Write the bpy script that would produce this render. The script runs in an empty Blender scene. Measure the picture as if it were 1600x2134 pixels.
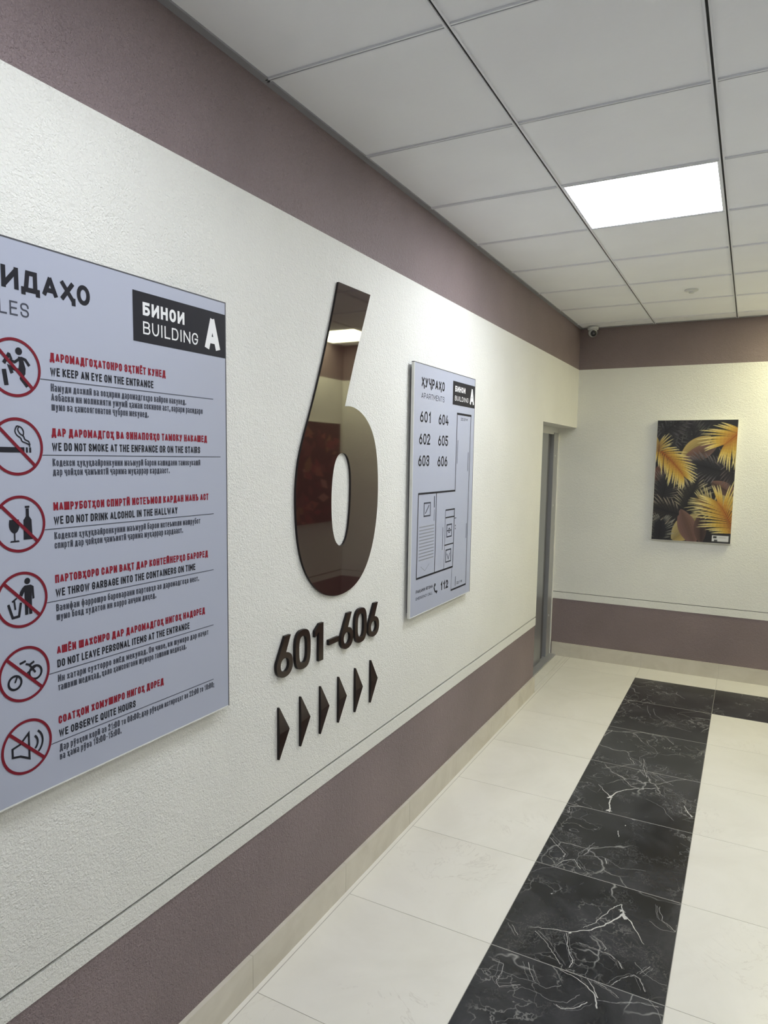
import bpy, math, random
from mathutils import Vector, Matrix
from mathutils.geometry import tessellate_polygon
random.seed(7)
C = bpy.context.scene.collection
SC = bpy.context.scene

# ------------------------------------------------------------------ camera, world, exposure
F_PX, PX, PY = 1445.378, -13.329, 40.119
CAM = (1.3611, -0.3690, 1.7675)
YAW, PIT, ROL = 0.4908, -0.1064, 0.0139
cd = bpy.data.cameras.new('camera'); cam = bpy.data.objects.new('camera', cd); C.objects.link(cam)
fw = Vector((-math.sin(YAW)*math.cos(PIT), math.cos(YAW)*math.cos(PIT), math.sin(PIT)))
rt = Vector((math.cos(YAW), math.sin(YAW), 0)); up = rt.cross(fw)
rt2 = rt*math.cos(ROL)+up*math.sin(ROL); up2 = -rt*math.sin(ROL)+up*math.cos(ROL)
M = Matrix((rt2, up2, -fw)).transposed().to_4x4(); M.translation = CAM
cam.matrix_world = M
cd.sensor_fit = 'VERTICAL'; cd.sensor_height = 24.0; cd.lens = 24.0*F_PX/2134
cd.shift_x = -PX/2134; cd.shift_y = PY/2134
cd.clip_start = 0.02; cd.clip_end = 60
SC.camera = cam
w = bpy.data.worlds.new('world'); SC.world = w; w.use_nodes = True
w.node_tree.nodes['Background'].inputs[0].default_value = (0.6, 0.65, 0.7, 1)
w.node_tree.nodes['Background'].inputs[1].default_value = 0.02
SC.view_settings.view_transform = 'Standard'; SC.view_settings.look = 'None'
SC.view_settings.gamma = 1; SC.view_settings.use_curve_mapping = False
SC.view_settings.exposure = 0.18
COOL = (0.93, 0.975, 1.06); WARM = (1.0, 0.965, 0.60)
P_NEAR, P_MAIN, P_FILL, P_FAR = 14.8, 24.5, 7.5, 26.5       # panel radiances

# ------------------------------------------------------------------ dimensions
H = 2.8822; H1 = 2.5409; HG = 0.5858; H3 = 0.5232; H4 = 0.1222
YB = 5.836; YA = -3.6; XR = 2.4
A0 = 0.5943; G0 = 1.4126; S = 0.6
XL, XS = 0.6299, 1.2239; FJ = 1.3237
YD = 4.727; ZD = 2.045; XD = -0.16

# ------------------------------------------------------------------ materials
def new_mat(name):
    m = bpy.data.materials.new(name); m.use_nodes = True
    return m, m.node_tree.nodes, m.node_tree.links, m.node_tree.nodes['Principled BSDF']
def setp(b, **k):
    for n, v in k.items():
        n = n.replace('_', ' ')
        b.inputs[n].default_value = (*v, 1) if isinstance(v, tuple) and len(v) == 3 else v
def plain(name, col, rough=.5, **k):
    m, N, L, b = new_mat(name); setp(b, Base_Color=col, Roughness=rough, **k); return m
def ramp(N, L, src, p0, c0, p1, c1):
    r = N.new('ShaderNodeValToRGB'); L.new(src, r.inputs[0])
    e = r.color_ramp.elements; e[0].position = p0; e[1].position = p1
    e[0].color = (*c0, 1); e[1].color = (*c1, 1); return r
def coords(N, L, scale=(1, 1, 1), out='Object'):
    t = N.new('ShaderNodeTexCoord'); mp = N.new('ShaderNodeMapping'); mp.inputs['Scale'].default_value = scale
    L.new(t.outputs[out], mp.inputs[0]); return mp.outputs[0]
def noise(N, L, vec, sc, det=3, rough=.5, dist=0.):
    n = N.new('ShaderNodeTexNoise'); L.new(vec, n.inputs['Vector'])
    n.inputs['Scale'].default_value = sc; n.inputs['Detail'].default_value = det
    n.inputs['Roughness'].default_value = rough; n.inputs['Distortion'].default_value = dist
    return n.outputs['Fac']
def bump(N, L, b, h, strength, dist):
    bp = N.new('ShaderNodeBump'); bp.inputs['Strength'].default_value = strength; bp.inputs['Distance'].default_value = dist
    L.new(h, bp.inputs['Height']); L.new(bp.outputs[0], b.inputs['Normal'])
def plaster(name, col, rough, strength, var, spec=.4):
    m, N, L, b = new_mat(name)
    v = coords(N, L)
    big = noise(N, L, v, 2.2, 4)
    r = ramp(N, L, big, .3, tuple(c*(1-var) for c in col), .7, tuple(min(1, c*(1+var)) for c in col))
    L.new(r.outputs[0], b.inputs['Base Color'])
    g = noise(N, L, v, 175, 2, .5, .7)           # roughcast grains
    g2 = noise(N, L, v, 55, 2, .5, .4)
    mx = N.new('ShaderNodeMath'); mx.operation = 'MULTIPLY_ADD'; mx.inputs[1].default_value = .7
    L.new(g2, mx.inputs[0]); L.new(g, mx.inputs[2])
    bump(N, L, b, mx.outputs[0], strength, .007)
    setp(b, Roughness=rough, Specular_IOR_Level=spec)
    return m
M_CREAM = plaster('cream_roughcast', (.79, .785, .73), .6, .62, .03)
M_BROWN = plaster('brown_roughcast', (.245, .190, .192), .5, .95, .10, .45)
M_DADO = M_BROWN
M_GROOVE = plain('groove_shadow_gap', (.012, .011, .010), .8)

def porcelain(name):
    m, N, L, b = new_mat(name)
    v = coords(N, L, (1, 1, 1), 'UV')
    n1 = noise(N, L, v, 1.6, 6, .6, 1.2)
    r = ramp(N, L, n1, .3, (.68, .655, .58), .62, (.745, .72, .65))
    v2 = noise(N, L, v, 3.2, 5, .6, 2.4)
    s1 = N.new('ShaderNodeMath'); s1.operation = 'SUBTRACT'; s1.inputs[1].default_value = .5; L.new(v2, s1.inputs[0])
    ab = N.new('ShaderNodeMath'); ab.operation = 'ABSOLUTE'; L.new(s1.outputs[0], ab.inputs[0])
    r2 = ramp(N, L, ab.outputs[0], 0, (.35, .35, .35), .010, (0, 0, 0))
    msk = ramp(N, L, noise(N, L, v, 2.3, 2), .52, (0, 0, 0), .66, (1, 1, 1))
    mm = N.new('ShaderNodeMath'); mm.operation = 'MULTIPLY'; L.new(r2.outputs[0], mm.inputs[0]); L.new(msk.outputs[0], mm.inputs[1])
    mix = N.new('ShaderNodeMix'); mix.data_type = 'RGBA'; L.new(mm.outputs[0], mix.inputs[0])
    L.new(r.outputs[0], mix.inputs[6]); mix.inputs[7].default_value = (.42, .38, .32, 1)
    L.new(mix.outputs[2], b.inputs['Base Color'])
    setp(b, Roughness=.28, Specular_IOR_Level=.4)
    return m
M_TILE = porcelain('cream_porcelain')
M_GROUT = plain('grout', (.42, .40, .35), .9)
M_EDGE = plain('pale_edge_joint', (.72, .69, .62), .7)

def black_marble():
    m, N, L, b = new_mat('black_marble')
    v = coords(N, L, (1, 1, 1), 'UV')
    base = ramp(N, L, noise(N, L, v, 2.6, 7, .68, 1.0), .40, (.011, .012, .015), .80, (.062, .063, .069))
    def veins(scale, width, seed, msk_lo, msk_hi, amt):
        d = N.new('ShaderNodeTexNoise'); L.new(v, d.inputs['Vector']); d.inputs['Scale'].default_value = scale*.9+seed; d.inputs['Detail'].default_value = 4
        ad = N.new('ShaderNodeMix'); ad.data_type = 'RGBA'; ad.blend_type = 'LINEAR_LIGHT'; ad.inputs[0].default_value = .13
        L.new(v, ad.inputs[6]); L.new(d.outputs['Color'], ad.inputs[7])
        vo = N.new('ShaderNodeTexVoronoi'); vo.feature = 'DISTANCE_TO_EDGE'; vo.inputs['Scale'].default_value = scale
        L.new(ad.outputs[2], vo.inputs['Vector'])
        r = ramp(N, L, vo.outputs['Distance'], 0, (1, 1, 1), width, (0, 0, 0))
        mk = ramp(N, L, noise(N, L, v, 1.9+seed, 3), msk_lo, (0, 0, 0), msk_hi, (amt, amt, amt))
        mm = N.new('ShaderNodeMath'); mm.operation = 'MULTIPLY'; L.new(r.outputs[0], mm.inputs[0]); L.new(mk.outputs[0], mm.inputs[1])
        return mm.outputs[0]
    a = veins(3.4, .014, .37, .48, .58, .46)
    c = veins(9.5, .035, 1.21, .50, .60, .28)
    e = veins(21., .05, 2.3, .54, .63, .14)
    m2 = N.new('ShaderNodeMath'); m2.operation = 'MAXIMUM'; L.new(c, m2.inputs[0]); L.new(e, m2.inputs[1]); c = m2.outputs[0]
    su = N.new('ShaderNodeMath'); su.operation = 'MAXIMUM'; L.new(a, su.inputs[0]); L.new(c, su.inputs[1])
    mix = N.new('ShaderNodeMix'); mix.data_type = 'RGBA'; L.new(su.outputs[0], mix.inputs[0])
    L.new(base.outputs[0], mix.inputs[6]); mix.inputs[7].default_value = (.62, .61, .58, 1)
    L.new(mix.outputs[2], b.inputs['Base Color'])
    setp(b, Roughness=.24, Specular_IOR_Level=.42)
    return m
M_BLACK = black_marble()
M_VEIN = plain('white_marble_vein', (.55, .54, .51), .3)
M_VEIN2 = plain('grey_marble_vein', (.20, .20, .20), .3)
M_STRIPGROUT = plain('light_strip_grout', (.34, .33, .31), .8)

def base_tile():
    m, N, L, b = new_mat('beige_skirting_tile')
    v = coords(N, L)
    r = ramp(N, L, noise(N, L, v, 4, 6, .6, 1.5), .3, (.54, .50, .41), .7, (.64, .60, .51))
    L.new(r.outputs[0], b.inputs['Base Color']); setp(b, Roughness=.35); return m
M_BASE = base_tile()
def ceil_tile():
    m, N, L, b = new_mat('ceiling_tile')
    v = coords(N, L)
    r = ramp(N, L, noise(N, L, v, 3.5, 4), .3, (.86, .865, .90), .7, (.89, .90, .93))
    L.new(r.outputs[0], b.inputs['Base Color'])
    bump(N, L, b, noise(N, L, v, 14, 3, .5, .5), .06, .02); setp(b, Roughness=.85, Specular_IOR_Level=.2); return m
M_CEIL = ceil_tile()
M_TBAR = plain('ceiling_grid_white', (.78, .79, .83), .45)
M_SLOT = plain('grid_slot_black', (.012, .013, .016), .7)
M_MOLD = plain('edge_angle_grey', (.30, .30, .32), .5)

M_PANEL = plain('silver_grey_panel', (.40, .425, .515), .36, Specular_IOR_Level=.45)
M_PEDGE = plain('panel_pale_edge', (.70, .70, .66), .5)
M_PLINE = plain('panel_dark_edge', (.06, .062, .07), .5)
M_INK = plain('charcoal_ink', (.012, .012, .018), .6, Specular_IOR_Level=.25)
M_INKG = plain('grey_ink', (.055, .06, .08), .6, Specular_IOR_Level=.25)
M_INKL = plain('light_grey_ink', (.26, .27, .30), .5)
M_RED = plain('red_ink', (.23, .008, .022), .6, Specular_IOR_Level=.25)
M_RING = plain('dark_red_ink', (.17, .006, .018), .6, Specular_IOR_Level=.25)
M_WHITE = plain('white_ink', (.80, .80, .80), .5)
M_GLOSS = plain('glossy_brown_acrylic', (.030, .012, .011), .03, IOR=1.66)
M_GLOSS2 = plain('dark_brown_acrylic', (.020, .008, .007), .16, IOR=1.45)
M_SIDE = plain('acrylic_cut_edge', (.012, .009, .009), .4, Specular_IOR_Level=.25)
M_STEEL = plain('brushed_steel', (.36, .37, .39), .38, Metallic=.75)
M_STEELD = plain('dark_steel', (.16, .16, .17), .4, Metallic=.7)
M_STEELL = plain('pale_steel_frame', (.42, .42, .43), .4, Metallic=.5)
M_DARK = plain('shadow_gap', (.015, .015, .016), .8)
M_CAMW = plain('white_plastic', (.62, .64, .63), .4)
M_CAMB = plain('black_plastic', (.012, .012, .015), .25)
M_LENS = plain('lens_glass', (.08, .08, .09), .08)
M_CANVAS = plain('white_canvas_edge', (.74, .73, .68), .8)
def glow(name, col, st):
    m, N, L, b = new_mat(name); setp(b, Base_Color=(.8, .8, .8), Emission_Color=col, Emission_Strength=st); return m
def vcol(name, rough):
    m, N, L, b = new_mat(name)
    a = N.new('ShaderNodeVertexColor'); a.layer_name = 'ink'; L.new(a.outputs[0], b.inputs['Base Color']); setp(b, Roughness=rough); return m
M_PRINT = vcol('printed_canvas', .55)

# ------------------------------------------------------------------ mesh builder
class MB:
    def __init__(s): s.v = []; s.f = []; s.mi = []; s.uv = []; s.col = []
    def face(s, pts, mi=0, uv=None, col=None):
        i = len(s.v); s.v += [tuple(p) for p in pts]; s.f.append(tuple(range(i, i+len(pts)))); s.mi.append(mi)
        s.uv.append(uv); s.col.append(col)
    def box(s, a, b, mi=0):
        x0, y0, z0 = [min(p, q) for p, q in zip(a, b)]; x1, y1, z1 = [max(p, q) for p, q in zip(a, b)]
        for q in (((x0,y0,z0),(x0,y1,z0),(x1,y1,z0),(x1,y0,z0)), ((x0,y0,z1),(x1,y0,z1),(x1,y1,z1),(x0,y1,z1)),
                  ((x0,y0,z0),(x1,y0,z0),(x1,y0,z1),(x0,y0,z1)), ((x0,y1,z0),(x0,y1,z1),(x1,y1,z1),(x1,y1,z0)),
                  ((x0,y0,z0),(x0,y0,z1),(x0,y1,z1),(x0,y1,z0)), ((x1,y0,z0),(x1,y1,z0),(x1,y1,z1),(x1,y0,z1))): s.face(q, mi)
    def lathe(s, prof, c, axis=(0, 0, 1), n=32, mi=0):
        ax = Vector(axis).normalized(); t = ax.orthogonal().normalized(); b = ax.cross(t); c = Vector(c)
        ring = lambda r, h: [c+ax*h+(t*math.cos(2*math.pi*k/n)+b*math.sin(2*math.pi*k/n))*r for k in range(n)]
        rs = [ring(*p) for p in prof]
        for A, B in zip(rs, rs[1:]):
            for k in range(n): s.face((A[k], A[(k+1) % n], B[(k+1) % n], B[k]), mi)
    def build(s, name, mats, parent=None, smooth=False, merge=False):
        me = bpy.data.meshes.new(name); off = Vector(ORIGIN[parent] if parent else (0, 0, 0))
        me.from_pydata([Vector(p)-off for p in s.v], [], s.f)
        for m in (mats if isinstance(mats, (list, tuple)) else [mats]): me.materials.append(m)
        me.polygons.foreach_set('material_index', s.mi)
        if any(u is not None for u in s.uv):
            l = me.uv_layers.new(name='UVMap'); k = 0
            for p, u in zip(me.polygons, s.uv):
                for j in range(p.loop_total): l.data[p.loop_start+j].uv = u[j] if u else (0, 0)
        if any(c is not None for c in s.col):
            a = me.color_attributes.new('ink', 'FLOAT_COLOR', 'CORNER')
            for p, c in zip(me.polygons, s.col):
                for j in range(p.loop_total):
                    cc = c[j] if isinstance(c, list) else c
                    a.data[p.loop_start+j].color = (*cc, 1)
        if merge or smooth:
            import bmesh
            bm = bmesh.new(); bm.from_mesh(me); bmesh.ops.remove_doubles(bm, verts=bm.verts, dist=1e-5)
            bmesh.ops.recalc_face_normals(bm, faces=bm.faces); bm.to_mesh(me); bm.free()
        if smooth:
            me.polygons.foreach_set('use_smooth', [True]*len(me.polygons))
            try: me.set_sharp_from_angle(angle=math.radians(40))
            except Exception: pass
        o = bpy.data.objects.new(name, me); C.objects.link(o)
        if parent: o.parent = parent; ORIGIN[o] = ORIGIN[parent]
        return o
ORIGIN = {}
def thing(name, label, cat, loc, group=None, kind=None):
    o = bpy.data.objects.new(name, None); C.objects.link(o); o.location = loc; o.empty_display_size = .05
    ORIGIN[o] = tuple(loc)
    if kind: o['kind'] = kind
    else: o['label'] = label; o['category'] = cat
    if group: o['group'] = group
    return o
def tag(o, label, cat, group=None):
    o['label'] = label; o['category'] = cat
    if group: o['group'] = group
    return o
def struct(o): o['kind'] = 'structure'; return o
# surface frames: (u along wall, v height, d out of wall) -> world
def LW(u, v, d): return (d, u, v)
def BW(u, v, d): return (u, YB-d, v)
def RW(u, v, d): return (XR-d, u, v)

def prism(mb, fr, outline, holes, d0, d1, mi=0, ms=None):
    """solid plate with holes, front at d1"""
    ms = mi if ms is None else ms
    loops = [outline]+list(holes)
    tri = tessellate_polygon([[Vector((p[0], p[1], 0)) for p in l] for l in loops])
    flat = [p for l in loops for p in l]
    for t in tri:
        mb.face([fr(*flat[i], d1) for i in t], mi)
        if d0 is not None and d0 != d1: mb.face([fr(*flat[i], d0) for i in reversed(t)], ms)
    if d0 is not None and d0 != d1:
        for l in loops:
            for a, b in zip(l, l[1:]+l[:1]): mb.face([fr(*a, d0), fr(*b, d0), fr(*b, d1), fr(*a, d1)], ms)
def smooth_loop(pts, it=2, keep=()):
    """Chaikin corner cutting, keeping the listed corners"""
    P = [(Vector(p), i in keep) for i, p in enumerate(pts)]
    for _ in range(it):
        Q = []
        n = len(P)
        for i in range(n):
            p, k = P[i]
            if k: Q.append((p, True)); continue
            a = P[i-1][0]; b = P[(i+1) % n][0]
            Q.append((p*.75+a*.25, False)); Q.append((p*.75+b*.25, False))
        P = Q
    return [tuple(p) for p, k in P]

# ------------------------------------------------------------------ stroke lettering (condensed grotesque)
G = {}
def g(chars, w, *st):
    for c in chars: G[c] = (w, st)
g('OО0', .52, 'c 0,0r 1,0r 1,1r 0,1r'); g('AА', .56, '0,0 .5,1', '.5,1 1,0', '.2,.28 .8,.28')
g('BВ', .52, '0,0 0,1', '.02,1 .92,1r .92,.53r .02,.53', '.02,.53 1,.53r 1,0r .02,0'); g('Б', .52, '.95,1 0,1 0,0', '.02,0 1,0r 1,.56r .02,.56')
g('CС', .5, '1,.7 1,1r 0,1r 0,0r 1,0r 1,.3'); g('D', .52, 'c 0,0 1,0r 1,1r 0,1')
g('Д', .62, '-.02,-.18 -.02,0 1.02,0 1.02,-.18', '.16,0 .3,1 .84,1 .84,0'); g('EЕ', .46, '1,1 0,1 0,0 1,0', '0,.52 .88,.52')
g('Ё', .46, '1,1 0,1 0,0 1,0', '0,.52 .88,.52', '.2,1.25 .42,1.25', '.62,1.25 .84,1.25')
g('F', .46, '1,1 0,1 0,0', '0,.52 .88,.52'); g('Г', .44, '1,1 0,1 0,0')
g('G', .52, '1,.72 1,1r 0,1r 0,0r 1,0r 1,.46 .55,.46'); g('HН', .54, '0,0 0,1', '1,0 1,1', '0,.52 1,.52')
g('I', .16, '.5,0 .5,1'); g('И', .56, '0,0 0,1', '0,0.02 1,.98', '1,0 1,1')
g('Й', .56, '0,0 0,1', '0,0.02 1,.98', '1,0 1,1', '.2,1.3 .4,1.17 .6,1.17 .8,1.3'); g('Ӣ', .56, '0,0 0,1', '0,0.02 1,.98', '1,0 1,1', '.2,1.23 .8,1.23')
g('KК', .54, '0,0 0,1', '1,1 .05,.42', '.35,.6 1,0'); g('Қ', .54, '0,0 0,1', '1,1 .05,.42', '.35,.6 1,0 1.08,0 1.08,-.2')
g('L', .44, '0,1 0,0 1,0'); g('Л', .54, '0,0 .1,0 .28,1 1,1 1,0'); g('MМ', .66, '0,0 0,1', '0,.98 .5,.3 1,.98', '1,1 1,0')
g('N', .56, '0,0 0,1', '0,.98 1,.02', '1,0 1,1'); g('П', .54, '0,0 0,1 1,1 1,0'); g('PР', .5, '0,0 0,1', '.02,1 1,1r 1,.43r .02,.43')
g('R', .52, '0,0 0,1', '.02,1 1,1r 1,.46r .02,.46', '.5,.46 1,0'); g('S', .5, '1,.74 1,1r 0,1r 0,.53r 1,.48r 1,0r 0,0r 0,.26')
g('Q', .52, 'c 0,0r 1,0r 1,1r 0,1r', '.6,.25 1.05,-.08'); g('TТ', .48, '0,1 1,1', '.5,1 .5,0'); g('U', .52, '0,1 0,0r 1,0r 1,1'); g('УY', .52, '0,1 .52,.4', '1,1 .35,0 .05,0')
G['Y'] = (.52, ('0,1 .5,.45', '1,1 .5,.45', '.5,.45 .5,0'))
g('V', .54, '0,1 .5,0 1,1'); g('W', .78, '0,1 .25,0 .5,.9 .75,0 1,1'); g('XХ', .54, '0,0 1,1', '0,1 1,0')
g('Ҳ', .54, '0,0 1,1', '0,1 1,0 1.08,0 1.08,-.2'); g('Ч', .52, '0,1 0,.42r 1,.42', '1,1 1,0'); g('Ҷ', .52, '0,1 0,.42r 1,.42', '1,1 1,0 1.15,0 1.15,-.2')
g('Ш', .74, '0,1 0,0 1,0 1,1', '.5,0 .5,1'); g('З3', .5, '0,.74 0,1r 1,1r 1,.53r .35,.53', '.35,.53 1,.53r 1,0r 0,0r 0,.26')
g('Э', .5, '0,.72 0,1r 1,1r 1,0r 0,0r 0,.28', '.35,.52 1,.52'); g('Ъ', .6, '0,1 .25,1 .25,0', '.27,0 1,0r 1,.54r .27,.54')
g('Я', .52, '1,0 1,1', '.98,1 0,1r 0,.46r .98,.46', '.5,.46 0,0'); g('Ф', .66, 'c 0,.2r 1,.2r 1,.85r 0,.85r', '.5,-.1 .5,1.05')
g('1', .4, '.1,.72 .75,1 .75,0'); g('2', .5, '0,.72 0,1r 1,1r 1,.62 0,0 1,0'); g('4', .54, '.55,1 0,.25 1,.25', '.74,.5 .74,0')
g('5', .5, '.95,1 .08,1 .04,.58 1,.6r 1,0r 0,0r 0,.22'); g('6', .52, '.66,1 .0,.42 .0,.25', 'c 0,0r 1,0r 1,.6r 0,.6r')
g('8', .5, 'c 0,0r 1,0r 1,.53r 0,.53r', 'c .06,.53r .94,.53r .94,1r .06,1r'); g('7', .48, '0,1 1,1 .35,0')
g('.', .14, '.5,0 .5,.1'); g(',', .14, '.5,.08 .3,-.16'); g(':', .14, '.5,0 .5,.1', '.5,.5 .5,.6'); g(';', .14, '.5,.08 .3,-.16', '.5,.5 .5,.6')
g('-', .34, '0,.45 1,.45'); g('–', .4, '0,.45 1,.45')
X = .72
def lower(c, w, *st): G[c] = (w, st)
for a in 'вгджзийклмнптчшъяқҳҷӣхё':
    b = a.upper()
    if b in G: G[a] = (G[b][0]*.88, tuple('*'+q for q in G[b][1]))
G['ж'] = (.62, ('*0,0 1,1', '*0,1 1,0', '*.5,0 .5,1'))
G['б'] = (.44, ('c 0,0r 1,0r 1,.66r 0,.66r', '0,.3 0,1r .9,1'))
lower('а', .44, '0,.72 1,.72r 1,0', '1,.42 0,.42r 0,0r 1,0'); lower('о', .44, 'c 0,0r 1,0r 1,.72r 0,.72r'); lower('с', .42, '1,.5 1,.72r 0,.72r 0,0r 1,0r 1,.2')
lower('е', .44, '.05,.36 .98,.36', '1,.34 1,.72r 0,.72r 0,0r 1,0r'); lower('р', .44, '0,-.28 0,.72', '.02,.72 1,.72r 1,0r .02,0'); lower('у', .46, '0,.72 .5,0', '1,.72 .35,-.28 .1,-.28')
lower('ӯ', .46, '0,.72 .5,0', '1,.72 .35,-.28 .1,-.28', '.1,.92 .9,.92'); lower('ф', .6, 'c 0,0r 1,0r 1,.72r 0,.72r', '.5,-.28 .5,1')
lower('й', .5, '*0,0 0,1', '*0,0 1,1', '*1,0 1,1', '.3,.92 .7,.92'); lower('ӣ', .5, '*0,0 0,1', '*0,0 1,1', '*1,0 1,1', '.1,.92 .9,.92')
def stroke_pts(s, w, t, sy=1.):
    closed = s.startswith('c '); s = s[2:] if closed else s
    star = s.startswith('*'); s = s[1:] if star else s
    P = []
    for tok in s.split():
        r = tok.endswith('r'); x, y = tok.rstrip('r').split(',')
        y = float(y)*(X if star else 1)
        P.append((Vector((t/2+float(x)*(w-t), t/2+y*(1-t))), r))
    out = []; n = len(P); R = .48*(w-t)
    for i, (p, r) in enumerate(P):
        if not r or (not closed and i in (0, n-1)): out.append(p); continue
        a, ar = P[i-1]; b, br = P[(i+1) % n]
        la, lb = (p-a).length, (p-b).length
        rr = min(R, la*(.5 if ar else .98), lb*(.5 if br else .98))
        rv = min(R*1.35, lb*(.5 if br else .98)); ra = min(R*1.35, la*(.5 if ar else .98))
        p0 = p+(a-p).normalized()*(ra if abs((a-p).x) < abs((a-p).y) else rr)
        p1 = p+(b-p).normalized()*(rv if abs((b-p).x) < abs((b-p).y) else rr)
        for k in range(7):
            u = k/6*math.pi/2
            # quarter ellipse between p0 and p1 with corner p
            out.append(p + (p0-p)*(1-math.sin(u)) + (p1-p)*(1-math.cos(u)))
    q = [out[0]]
    for p in out[1:]:
        if (p-q[-1]).length > 1e-5: q.append(p)
    if not closed and len(q) > 1:                      # square caps
        for i, j in ((0, 1), (-1, -2)):
            e = (q[i]-q[j]).normalized(); q[i] = q[i]+e*t*(.5 if min(abs(e.x), abs(e.y)) < .05 else .22)
    return q, closed
def stroke_quads(pts, closed, t):
    n = len(pts); L_, R_ = [], []
    for i in range(n):
        a = pts[i-1] if (i or closed) else None; b = pts[(i+1) % n] if (i < n-1 or closed) else None
        p = pts[i]
        d0 = (p-a).normalized() if a is not None else None; d1 = (b-p).normalized() if b is not None else None
        if d0 is None: d0 = d1
        if d1 is None: d1 = d0
        n0 = Vector((-d0.y, d0.x)); n1 = Vector((-d1.y, d1.x)); m = n0+n1
        if m.length < .2: m = n0.copy()
        m.normalize(); k = 1/max(.38, m.dot(n0))
        L_.append(p+m*t/2*k); R_.append(p-m*t/2*k)
    rng = range(n) if closed else range(n-1)
    return [(L_[i], R_[i], R_[(i+1) % n], L_[(i+1) % n]) for i in rng]
def poly_stroke(mb, fr, pts, t, d, closed=False, mi=0, d0=None):
    for q in stroke_quads([Vector(p) for p in pts], closed, t):
        mb.face([fr(*p, d) for p in q], mi)
def text_width(s, sp=.13):
    return sum((.26 if c == ' ' else G[c][0]+sp) for c in s)-sp
def text(mb, fr, s, u0, v0, cap, wt, u1=None, sp=.13, d=0., mi=0, jitter=0):
    W_ = text_width(s, sp); sx = (u1-u0)/(W_*cap) if u1 is not None else 1.
    x = 0.
    for c in s:
        if c == ' ': x += .26; continue
        w_, sts = G[c]; ws = w_*sx
        for k, st in enumerate(sts):
            tt = min(wt, ws*.42) if w_ > .3 else min(wt, .2); pts, cl = stroke_pts(st, max(ws, tt), tt)
            for q in stroke_quads(pts, cl, tt):
                mb.face([fr(u0+x*cap*sx+p.x*cap, v0+p.y*cap, d+k*.00004) for p in q], mi)
        x += w_+sp
def disc(mb, fr, u, v, r, d, n=28, mi=0, r2=None):
    for k in range(n):
        a, b = 2*math.pi*k/n, 2*math.pi*(k+1)/n
        if r2 is None: mb.face([fr(u, v, d), fr(u+r*math.cos(a), v+r*math.sin(a), d), fr(u+r*math.cos(b), v+r*math.sin(b), d)], mi)
        else: mb.face([fr(u+q*math.cos(c), v+q*math.sin(c), d) for q, c in ((r2, a), (r, a), (r, b), (r2, b))], mi)
def rect(mb, fr, u0, v0, u1, v1, d, mi=0): mb.face([fr(u0, v0, d), fr(u1, v0, d), fr(u1, v1, d), fr(u0, v1, d)], mi)

# ------------------------------------------------------------------ room shell
PROF = [(0, 0, H3, -.004), (1, H3, HG-.005, 0), (2, HG-.005, HG+.005, -.010), (1, HG+.005, H1, 0), (0, H1, H+.10, -.004)]
def wall(mb, fr, u0, u1, zlo=0., back=.10, prof=PROF):
    """painted wall slab: brown dado, cream strip, shadow groove, cream field, brown frieze"""
    for mi, z0, z1, d in prof:
        z0 = max(z0, zlo)
        if z1 <= z0: continue
        a, b = fr(u0, z0, d), fr(u1, z1, -back); mb.box(a, b, mi)
WM = [M_BROWN, M_CREAM, M_GROOVE]
m = MB(); wall(m, LW, YA-.1, YD, 0, .155); wall(m, LW, YD, YB, ZD, .155); struct(m.build('wall_left', WM))
PB = [PROF[0], (1, H3, HG-.0025, 0), (2, HG-.0025, HG+.0025, -.008), (1, HG+.0025, H1, 0), PROF[4]]
m = MB(); wall(m, BW, -.45, XR+.1, prof=PB); struct(m.build('wall_back', WM))
m = MB(); wall(m, RW, YA-.1, YB); struct(m.build('wall_right', WM))
m = MB(); wall(m, lambda u, v, d: (u, YA+d, v), 0, XR); struct(m.build('wall_front', WM))
# recess behind the lift door
m = MB(); m.box((-.45, YD-.05, -.05), (-.43, YB, ZD+.1), 0); struct(m.build('wall_recess', [M_GROOVE]))

# floor: every tile with its own piece of pattern, recessed joints
m = MB(); m.box((-.45, YA-.1, -.06), (XR+.1, YB+.1, -.0015), 3)
xs = [.030, XL, XS, 1.8239, XR]; ys = [FJ+S*k for k in range(-9, 7)]+[5.5125, YB]
gp = .0011
def tile(x0, x1, y0, y1, mi):
    x0 += gp; x1 -= gp; y0 += gp; y1 -= gp
    ou, ov = random.uniform(0, 40), random.uniform(0, 40); fl = random.random() < .5
    P = [(x0, y0, 0), (x1, y0, 0), (x1, y1, 0), (x0, y1, 0)]
    uv = [((p[1] if fl else p[0])+ou, (p[0] if fl else p[1])+ov) for p in P]
    m.face(P, mi, uv)
    for a, b in zip(P, P[1:]+P[:1]): m.face([(a[0], a[1], -.0015), (b[0], b[1], -.0015), b, a], mi, [(ou, ov)]*4)
for yi in range(len(ys)-1):
    y0, y1 = ys[yi], ys[yi+1]
    for xi in range(len(xs)-1):
        x0, x1 = xs[xi], xs[xi+1]
        blk = (xi == 1 and yi < 16 and y0 > -4) and y1 < 5.6 or (xi >= 1 and abs(y0-4.9237) < .01)
        tile(x0, x1, y0, y1, 1 if blk else 0)
for k in range(7): m.box((XL+.002, FJ+S*k-.0016, -.001), (XS-.002, FJ+S*k+.0016, .0001), 6)
m.face([(.012, YA, .0), (.0285, YA, .0), (.0285, YB, .0), (.012, YB, .0)], 2)      # pale joint along the skirting
tile(-.02, .011, YD+.02, YB, 0); tile(-.10, -.02, YD+.02, YB, 0)
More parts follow.
